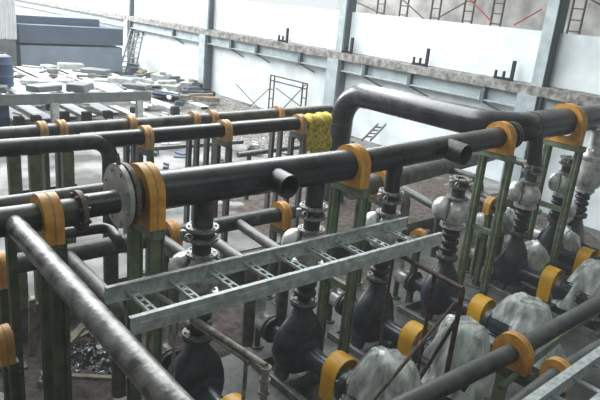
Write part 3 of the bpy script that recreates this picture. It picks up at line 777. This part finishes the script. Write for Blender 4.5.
bv = cv = rj = pm = el = su = None; drop = []
nm = ['at the near left behind the cable ladder', 'second from the left under the main header', 'third from the left behind the ladder end', 'fourth from the left beyond the cable ladder', 'fifth from the left under the large elbow pipe', 'rightmost by the right edge of the picture']
for i, x in enumerate(PX):
    loc0 = (x, HY, 0); locf = (x, HY, ZP)
    if i == 0:
        bv, cv, rj, pm, el, su = make_butterfly(), make_check(), make_joint(), make_pump(), make_elbow(), make_suction(SY-HY)
        items = [bv, cv, rj, pm, el, su]
        for q in items: q.location = loc0 if q in (bv, cv, rj) else locf
    else:
        items = [dup(q, loc=(loc0 if j < 3 else locf)) for j, q in enumerate((bv, cv, rj, pm, el, su))]
        if i == 5:      # larger, all-silver bulbous valve at the right edge
            for q in items[:2]:
                for ch in kids(q):
                    for g in kids(ch): bpy.data.objects.remove(g, do_unlink=True)
                    bpy.data.objects.remove(ch, do_unlink=True)
                bpy.data.objects.remove(q, do_unlink=True)
    txt = [('dull metal butterfly valve', 'butterfly valves on the discharge lines'), ('silver bulbous check valve', 'silver check valves'), ('black ribbed rubber expansion joint', 'rubber expansion joints'), ('dark blue pump with yellow coupling guard', 'dark blue pumps'), ('silver suction elbow with flange', 'suction elbows'), ('grey bent suction pipe', 'suction pipes')]
    for j, q in enumerate(items):
        if i == 5 and j < 2: continue
        if j == 5 and i < 3:
            drop.append(q); continue
        q['label'] = txt[j][0] + ', ' + nm[i]; q['group'] = txt[j][1]
for q in drop:
    for ch in kids(q): bpy.data.objects.remove(ch, do_unlink=True)
    bpy.data.objects.remove(q, do_unlink=True)
for k, (x0, y0_, x1_, y1_, r, lab) in enumerate([(66, 254, 118, 306, .088, 'grey suction pipe slanting down behind the cable ladder near end'), (163, 240, 206, 270, .085, 'grey suction pipe slanting down right of the blind flange support'), (212, 238, 252, 268, .085, 'grey suction pipe slanting down right of the first valve'), (238, 223, 286, 256, .085, 'grey suction pipe slanting down below the suction header right part')]):
    a, b = at(x0, y0_, SZ), at(x1_, y1_, SZ); a.y = SY
    straight('suction_pipe', [a, b, (b.x, b.y-.02, 0.0)], r, 'greypipe', lab, fil=.16)
x = PX[5]
t = thing('check_valve', 'large silver bulbous valve at the right edge of the picture', 'valve', (x, HY, 0))
m = MB(); m.lathe((0, 0, 1.37), (0, 0, 1), [(0, .15), (.05, .2), (.12, .28), (.25, .335), (.55, .335), (.72, .3), (.74, .33), (.8, .33), (.82, .28), (.88, .24)], 32); m.build('valve_body', 'silver', t)
m = MB(); m.disc((0, 0, 2.28), (0, 0, 1), .2, .05, bolts=8, bh=.03); m.build('top_flange', 'silver', t)
m = MB(); m.disc((0, 0, 1.37), (0, 0, 1), .22, .05, bolts=8); m.build('lower_flange', 'silver', t)
m = MB(); m.cyl((0, 0, 2.3), (0, 0, 2.72), .14); m.build('neck', 'silver', t)
t.rotation_euler = (0, 0, 0)
# second row valve seen behind the right support
c = at(562, 189, 1.45)
q = dup(cv, loc=(c.x, c.y, -.05), label='silver check valve farther back behind the right green post'); q.scale = (.8, .8, 1.0)
q = dup(rj, loc=(c.x, c.y, -.05), label='black rubber joint farther back behind the right green post')
q = dup(bv, loc=(c.x, c.y, -.05), label='dull butterfly valve farther back behind the right green post')
q = dup(pm, loc=(c.x, c.y, ZP), label='dark blue pump farther back behind the right green post')
# shared bent steel elbow colour variants are in the material noise

# plastic wraps on the motors
wn = ['over the motor of the pump at near left', 'over the motor at bottom centre', 'over the motor third from left, behind the rusty frame', 'over the motor fourth from left, beyond the disc clamp', 'over the motor fifth from left', 'over the rightmost motor']
for i, x in enumerate(PX):
    if i == 0: continue
    m = make_wrap(i*7+3, hgt=[1, 1.18, 1.2, 1.0, 1.2, 1.1][i])
    o = m.build('plastic_wrap', 'plastic', loc=(x+.06, HY-1.58, 0))
    tag(o, 'crumpled clear plastic sheet draped ' + wn[i], 'plastic sheet', 'plastic sheets draped over the motors')
# plastic wrapped strainers on the suction side of the far pumps
wl = ['behind the green post fourth pump', 'between fourth and fifth pumps', 'behind the fifth pump', 'left of the right support frame', 'behind the rightmost pump', 'beside the rightmost rubber joint', 'right of the right support frame']
for i, (px, py, z, s) in enumerate([(482, 225, .7, .55), (507, 240, .1, .8), (531, 258, .0, .75), (566, 246, .05, .8), (567, 212, .8, .5), (505, 222, .8, .6), (520, 222, .5, .45)]):
    c = at(px, py, z)
    m = MB(); m.ball((0, 0, .12), (1, 1, 1), 30, 20); vv = []
    for v in m.v:
        v = Vector(v)-Vector((0, 0, .12)); n1 = 1+.28*noise.noise(v*1.8+Vector((i*5, 0, 0)))+.2*abs(noise.noise(v*4+Vector((i*3, 2, 0))))
        flat = v*n1; vv.append((flat.x*.42*s, flat.y*.4*s, flat.z*.5*s+.12))
    m.v = vv
    # feet reach down: add a short dark stand under it
    t = thing('wrapped_strainer', 'small plastic-wrapped strainer on a stand, ' + wl[i], 'strainer', (c.x, c.y, ZP), group='plastic-wrapped strainers behind the pumps')
    m.build('plastic_cover', 'plastic', t, loc=(0, 0, z-ZP-.1))
    m = MB(); m.lathe((0, 0, z-ZP-.25), (0, 0, 1), [(0, .06), (.02, .13*s*2), (.3, .13*s*2), (.36, .05)], 16); m.build('body', 'dullsilver', t)
    m = MB(); m.cyl((0, 0, 0), (0, 0, z-ZP-.2), .05); m.disc((0, 0, .01), (0, 0, 1), .12, .02); m.build('stand', 'dkgreen', t)

# lower small pipes crossing behind, with clamps
k = 0
for x0, y0_, x1_, y1_, z, r, lab in [(404, 189, 440, 209, 1.0, .09, 'dark pipe slanting down toward the fourth pump from behind'), (472, 188, 500, 207, 1.3, .09, 'dark pipe slanting behind the right header support frame')]:
    straight('cross_pipe', [at(x0, y0_, z), at(x1_, y1_, z), at(x1_+2, y1_+3, z)-Vector((0, 0, 1.0))], r, 'dkpipe', lab, fil=.15)
for px, py, z, lab in [(251, 268, .55, 'orange low clamp seen through the cable ladder rungs'), (419, 238, .9, 'orange low clamp on floor stand by the ladder end'), (491, 205, 1.3, 'orange low clamp behind the right header support frame')]:
    c = at(px, py, z); clamp(c, .09, PI/2 if px == 491 else .2, lab, R=.17, th=.07)
    m = MB(); m.box((c.x, c.y, (z-.17+ZP)/2), (.1, .1, z-.17-ZP)); m.box((c.x, c.y, ZP+.01), (.24, .24, .02))
    single('support_post', m, 'dkgreen', (c.x, c.y, ZP), 'short dark post under the ' + lab, 'post')
    m = MB(); d = Vector((math.cos(.2), math.sin(.2), 0)) if px != 491 else Vector((0, 1, 0))
    a, b = c-d*.3, c+d*.35; m.cyl(a, b, .089)
    single('pipe_spool', m, 'dkpipe', c-d*.3, 'short dark pipe held by the ' + lab, 'pipe')

# ================================================================ CABLE LADDER
LZ = 2.0; yA, yB = 5.0, 4.33
xA0, xA1 = at(107, 297, LZ).x, at(416, 226, LZ).x
xB0, xB1 = at(134, 331, LZ).x, at(444, 240, LZ).x
cl0 = thing('cable_ladder', 'galvanised cable ladder tray stretching across the middle foreground', 'cable tray', (xA0, yB, LZ))
def rail(x0, x1, y, inn):
    m = MB(); L_ = x1-x0; cx = (x0+x1)/2-xA0; yy = y-yB
    m.box((cx, yy, 0), (L_, .012, .16)); m.box((cx, yy+inn*.02, .082), (L_, .05, .012)); m.box((cx, yy+inn*.02, -.082), (L_, .05, .012)); m.box((cx, yy-inn*.008, .0), (L_, .012, .05))
    return m
rail(xA0, xA1, yA, -1).build('side_rail', 'galv', cl0); rail(xB0, xB1, yB, 1).build('side_rail', 'galv', cl0)
xr = []
pxs = [132, 172, 212, 248, 279, 310, 340, 366, 392, 412]
for px in pxs: xr.append(atY(px, 290-(px-132)*.225, yA).x)
x_first = xr[0]; stp = (at(394, 232, LZ).x-at(133, 292, LZ).x)/8
for k in range(10):
    x = at(133, 292, LZ).x + k*stp
    if x > xB1-.05: break
    m = MB(); w = .09; y0_, y1_ = .02, yA-yB-.02; ns = 5; zt = .0
    Ln = (y1_-y0_)
    for s in (-1, 1):
        m.box((x-xA0+s*w*.38, (y0_+y1_)/2, zt), (w*.26, Ln, .006)); m.box((x-xA0+s*w/2, (y0_+y1_)/2, zt-.015), (.006, Ln, .03))
    for q in range(ns+1):
        yy = y0_+Ln*q/ns; m.box((x-xA0, min(max(yy, y0_+.02), y1_-.02), zt), (w*.5, .04, .006))
    m.build('rung', 'galv', cl0)
# stands carrying the ladder (rusty)
def stand(px0, py0, px1, py1, z, posts, mm_, r, label, diag=None, second=None):
    a, b = at(px0, py0, z), at(px1, py1, z); t = thing('tube_stand', label, 'stand', (a.x, a.y, ZP))
    o = Vector((a.x, a.y, ZP))
    m = MB(); m.cyl(a-o, b-o, r, n=10); m.build('top_rail', mm_, t)
    if second:
        c, d = at(*second[:2], z-.05), at(*second[2:], z-.05); m = MB(); m.cyl(c-o, d-o, r*.8, n=10); m.build('second_rail', mm_, t)
    for u, rr in posts:
        p = a+(b-a)*u; m = MB(); m.cyl(p-o, Vector((p.x, p.y, ZP))-o, rr, n=10); m.build('post', mm_, t)
    if diag:
        for (u0, z0, u1, z1) in diag:
            p = a+(b-a)*u0; q = a+(b-a)*u1; m = MB(); m.cyl(Vector((p.x, p.y, z0))-o, Vector((q.x, q.y, z1))-o, r*.8, n=8); m.build('brace', mm_, t)
    return t
t = stand(150, 290, 266, 366, 1.88, [(0.02, .022), (.25, .02), (.86, .02), (1.0, .034)], 'whiterust', .028, 'rusty white tubular stand under the near part of the cable ladder', second=(192, 322, 250, 363))
e = at(266, 366, 1.88)-t.location
for k in range(4): MB().disc(e-Vector((0, 0, .02+.12*k)), (0, 0, 1), .05, .03, n=10).build('collar', 'whiterust', t)
stand(394, 252, 463, 289, 1.88, [(.0, .022), (.62, .026), (1.0, .032)], 'rust', .03, 'dark rusty tubular stand under the far end of the cable ladder', diag=[(.62, .3, 1.0, 1.5)])
a, b = at(372, 402, 1.1), at(455, 303, 1.6)
m = MB(); m.cyl(a, b, .02, n=8); single('loose_rod', m, 'rust', a, 'thin rusty rod leaning on the far ladder stand', 'rod')

# ================================================================ LOWER RIGHT
L1Z = 1.2
a, b = at(395, 409, L1Z), at(640, 274, L1Z)
y_ = (a.y+b.y)/2
c = at(513, 352, L1Z)
t = straight('near_pipe', [at(380, 417, L1Z), c, at(660, 268, L1Z)], .105, 'dkpipe', 'dark pipe crossing the lower right corner through a yellow disc clamp', fil=.01)
dv = at(600, 302, L1Z)-at(430, 396, L1Z); ang = math.atan2(dv.y, dv.x)
clamp(c, .105, ang, 'yellow round-topped clamp on the lower right dark pipe', R=.235, th=.05, bot=.85)
a2, b2 = at(505, 414, L1Z), at(660, 305, L1Z)
c2 = at(557, 373, L1Z)
straight('near_pipe', [a2, c2, at(650, 316, L1Z)], .082, 'dkpipe', 'second dark pipe nearest the bottom right corner', fil=.01)
clamp(c2, .082, ang, 'yellow clamp on the nearest bottom right pipe', R=.17, th=.05, bot=.85)
mid = (c+c2)/2; t = thing('pipe_support', 'dark green frame under the two lower right pipes', 'support frame', (mid.x, mid.y, ZP), 0, 'green pipe support frames')
d = c2-c; d.z = 0
m = MB(); m.bar(Vector(-d*.75)+Vector((0, 0, L1Z-.26-ZP)), Vector(d*.75)+Vector((0, 0, L1Z-.26-ZP)), .12, .12); m.build('crossbar', 'dkgreen', t)
for s in (-.6, .6):
    m = MB(); p = d*s; m.box((p.x, p.y, (L1Z-.32-ZP)/2), (.12, .12, L1Z-.32-ZP)); m.build('post', 'green', t)
# slim pipe below it
straight('slim_pipe', [at(500, 388, 1.0), at(565, 335, 1.0), at(640, 282, 1.0)], .035, 'green', 'slim green pipe just below the lower right dark pipe', fil=.01)
# tray in the corner
T0, T1 = at(515, 419, 1.6), at(680, 300, 1.6)
d = (T1-T0).normalized(); nrm = Vector((d.y, -d.x, 0))
t = thing('cable_ladder', 'galvanised cable tray cut by the bottom right corner', 'cable tray', T0)
for s in (0, .36):
    m = MB(); m.bar(nrm*s, (T1-T0)+nrm*s, .012, .2); m.bar(nrm*s+Vector((0, 0, .1)), (T1-T0)+nrm*s+Vector((0, 0, .1)), .09, .012); m.build('side_rail', 'galv', t)
for k in range(9):
    p = d*(.2+.45*k); m = MB(); m.bar(p+Vector((0, 0, -.02)), p+nrm*.36+Vector((0, 0, -.02)), .06, .02); m.build('rung', 'galv', t)

# ================================================================ FLOOR CLUTTER
def mound(cx, cy, rx, ry, h, z0, seed, n=34):
    m = MB(); vs = []; fs = []
    for i in range(n+1):
        for k in range(n+1):
            u, v = i/n*2-1, k/n*2-1; rr = math.sqrt(u*u+v*v); q = max(0, 1-rr)
            z = h*q**.7*(.6+.5*noise.noise(Vector((u*3+seed, v*3, 0)))) + .05*noise.noise(Vector((u*9+seed, v*9, 4)))*min(1, q*4)
            vs.append((cx+u*rx, cy+v*ry, z0+z-.02))
    for i in range(n):
        for k in range(n): fs.append((i*(n+1)+k, (i+1)*(n+1)+k, (i+1)*(n+1)+k+1, i*(n+1)+k+1))
    m.add(vs, fs); return m
for px, py, rx, ry, h, lab in [(420, 205, 3.0, 1.8, .3, 'brown soil heap on the floor behind the third and fourth pumps'), (25, 300, 1.3, 1.6, .15, 'brown soil spread on the floor at lower left'), (110, 262, 1.6, 1.1, .2, 'brown soil patch below the blind flange'), (345, 262, 1.0, .8, .12, 'brown soil patch between second and third pumps')]:
    c = at(px, py, ZP)
    if c.y+ry > 8.8: c.y = 8.8-ry
    single('soil_heap', mound(c.x, c.y, rx, ry, h, ZP, px), 'soil', (c.x, c.y, ZP), lab, 'soil', kind='stuff')
single('soil_heap', mound(11.2, 10.6, 5.0, 2.1, .16, 0, 77, 40), 'soil', (11.2, 10.6, 0), 'thin brown soil spread on the rear floor behind the middle header clamp', 'soil', kind='stuff')
c = at(350, 128, 0)
single('rubble_heap', mound(14.0, c.y-.8, 2.2, 2.6, .7, 0, 9), 'debris', (c.x, c.y, 0), 'dark rubble heap behind the rising elbow pipe near the wall', 'rubble', kind='stuff')
single('rubble_heap', mound(at(235, 108, 0).x, at(235, 108, 0).y, .9, 3.5, .45, 0, 29), 'debris', (at(235, 108, 0).x, at(235, 108, 0).y, 0), 'dark rubble heap on the floor left of the low scaffold frame', 'rubble', kind='stuff')
c = at(90, 366, ZP)
single('foil_sheet', mound(c.x+.1, c.y+.1, .5, .6, .35, ZP, 51), 'foil', (c.x, c.y, ZP), 'crumpled shiny black foil sheet on the floor at lower left', 'sheet')
for k, (x0, y0_, x1_, y1_, w, lab) in enumerate([(32, 300, 33, 352, .1, 'pale upright timber plank left of the dark green posts'), (66, 345, 84, 325, .12, 'pale timber plank slanting behind the dark green posts'), (66, 376, 128, 379, .07, 'pale timber plank lying flat at lower left'), (44, 372, 62, 400, .1, 'pale timber plank between the dark green posts')]):
    if k == 0:
        a = at(x1_, y1_, ZP+.05); b = atY(x0, y0_, a.y+.05)
    else:
        a, b = at(x0, y0_, ZP+.06+.12*k), at(x1_, y1_, ZP+.1+.12*k)
    m = MB(); m.bar(a, b, w, .05); single('timber_plank', m, 'wood', a, lab, 'plank')
# small loose ladder piece and junk behind header right of elbow
a, b = at(362, 140, 1.0), at(378, 124, 1.3)
t = thing('loose_ladder', 'short grey ladder piece leaning behind the header under the elbow pipe', 'ladder', a)
d = b-a; s_v = Vector((.25, -.12, 0))
for s in (0, 1):
    m = MB(); m.bar(s_v*s, d+s_v*s, .04, .07); m.build('rail', 'greysteel', t)
for k in range(1, 5):
    m = MB(); m.bar(d*(k/5), d*(k/5)+s_v, .04, .04); m.build('rung', 'greysteel', t)
for k in range(46):
    px, py = random.choice([(random.uniform(330, 480), random.uniform(175, 250)), (random.uniform(0, 130), random.uniform(280, 390)), (random.uniform(360, 440), random.uniform(120, 138)), (random.uniform(220, 345), random.uniform(140, 165))])
    z = ZP if py > 170 else 0
    c = at(px, py, z+.05); 
    if z == 0 and c.x > 16: c.x = 16
    if z < 0 and c.y > 8.4: c.y = 8.3
    kind_ = k % 4
    m = MB(); R = Matrix.Rotation(random.uniform(0, PI), 3, 'Z'); l_ = random.uniform(.2, .7)
    if kind_ == 0: m.box((0, 0, .04), (l_, .08, .05), R, .005); nm_, mm_, lab = 'timber_offcut', 'wood', 'small timber offcut on the dirty floor'
    elif kind_ == 1: m.cyl(R @ Vector((-l_/2, 0, .04)), R @ Vector((l_/2, 0, .06)), .03, n=8); nm_, mm_, lab = 'pipe_offcut', 'greypipe', 'short grey pipe offcut on the dirty floor'
    elif kind_ == 2: m.lathe((0, 0, .0), (0, 0, 1), [(0, .12), (.02, .14), (.04, .12)], 14); m.cyl((0, 0, .03), (0, 0, .1), .07, n=12); nm_, mm_, lab = 'loose_flange', 'dullsilver', 'loose dull metal flange on the dirty floor'
    else: m.box((0, 0, .05), (.22, .16, .1), R, .02); m.box((.02, 0, .12), (.12, .1, .05), R, .01); nm_, mm_, lab = 'rubble_block', 'debris', 'small block of rubble on the dirty floor'
    o = m.build(nm_, mm_, loc=(c.x, c.y, z)); tag(o, lab, nm_.split('_')[1], nm_.replace('_', ' ') + 's scattered on the floor')

# ================================================================ LIGHT
w = bpy.data.worlds.new('world'); bpy.context.scene.world = w; w.use_nodes = True
bg = w.node_tree.nodes['Background']; bg.inputs['Color'].default_value = (.88, 1, .97, 1); bg.inputs['Strength'].default_value = 2.2
vn = w.node_tree; va = vn.nodes.new('ShaderNodeVolumeAbsorption'); ve = vn.nodes.new('ShaderNodeEmission'); vs_ = vn.nodes.new('ShaderNodeAddShader')  # self-glowing air volume in place of light scattered by haze
va.inputs['Color'].default_value = (0, 0, 0, 1); va.inputs['Density'].default_value = .0020
ve.inputs['Color'].default_value = (.93, .98, 1, 1); ve.inputs['Strength'].default_value = .95*.0020
vn.links.new(va.outputs[0], vs_.inputs[0]); vn.links.new(ve.outputs[0], vs_.inputs[1]); vn.links.new(vs_.outputs[0], vn.nodes['World Output'].inputs['Volume'])
def area(name, loc, target, sx, sy, power, col=(1, 1, 1)):
    l = bpy.data.lights.new(name, 'AREA'); l.shape = 'RECTANGLE'; l.size = sx; l.size_y = sy; l.energy = power; l.color = col
    o = bpy.data.objects.new(name, l); COL.objects.link(o); o.location = loc
    o.rotation_euler = (Vector(target)-Vector(loc)).to_track_quat('-Z', 'Y').to_euler(); return o
area('skylight', (7, 36, 13), (8, 34, 0), 16, 36, 27000, (.95, .98, 1))
area('skylight_near', (8, 13.5, 9.5), (8.5, 9, 0), 14, 6, 2300, (.93, .98, 1))
area('bay_fill', (5, 2.0, 6.6), (7, 5, 0), 8, 3, 100, (.85, 1, .92))
area('far_fill', (8, 56, 12), (8, 50, 0), 16, 20, 16000)  # area light added to burn out the far end
area('next_bay_light', (20.2, 20, 9), (18, 20, 3), 3, 40, 4500)
sc = bpy.context.scene
sc.view_settings.view_transform = 'Standard'; sc.view_settings.look = 'None'; sc.view_settings.exposure = 0
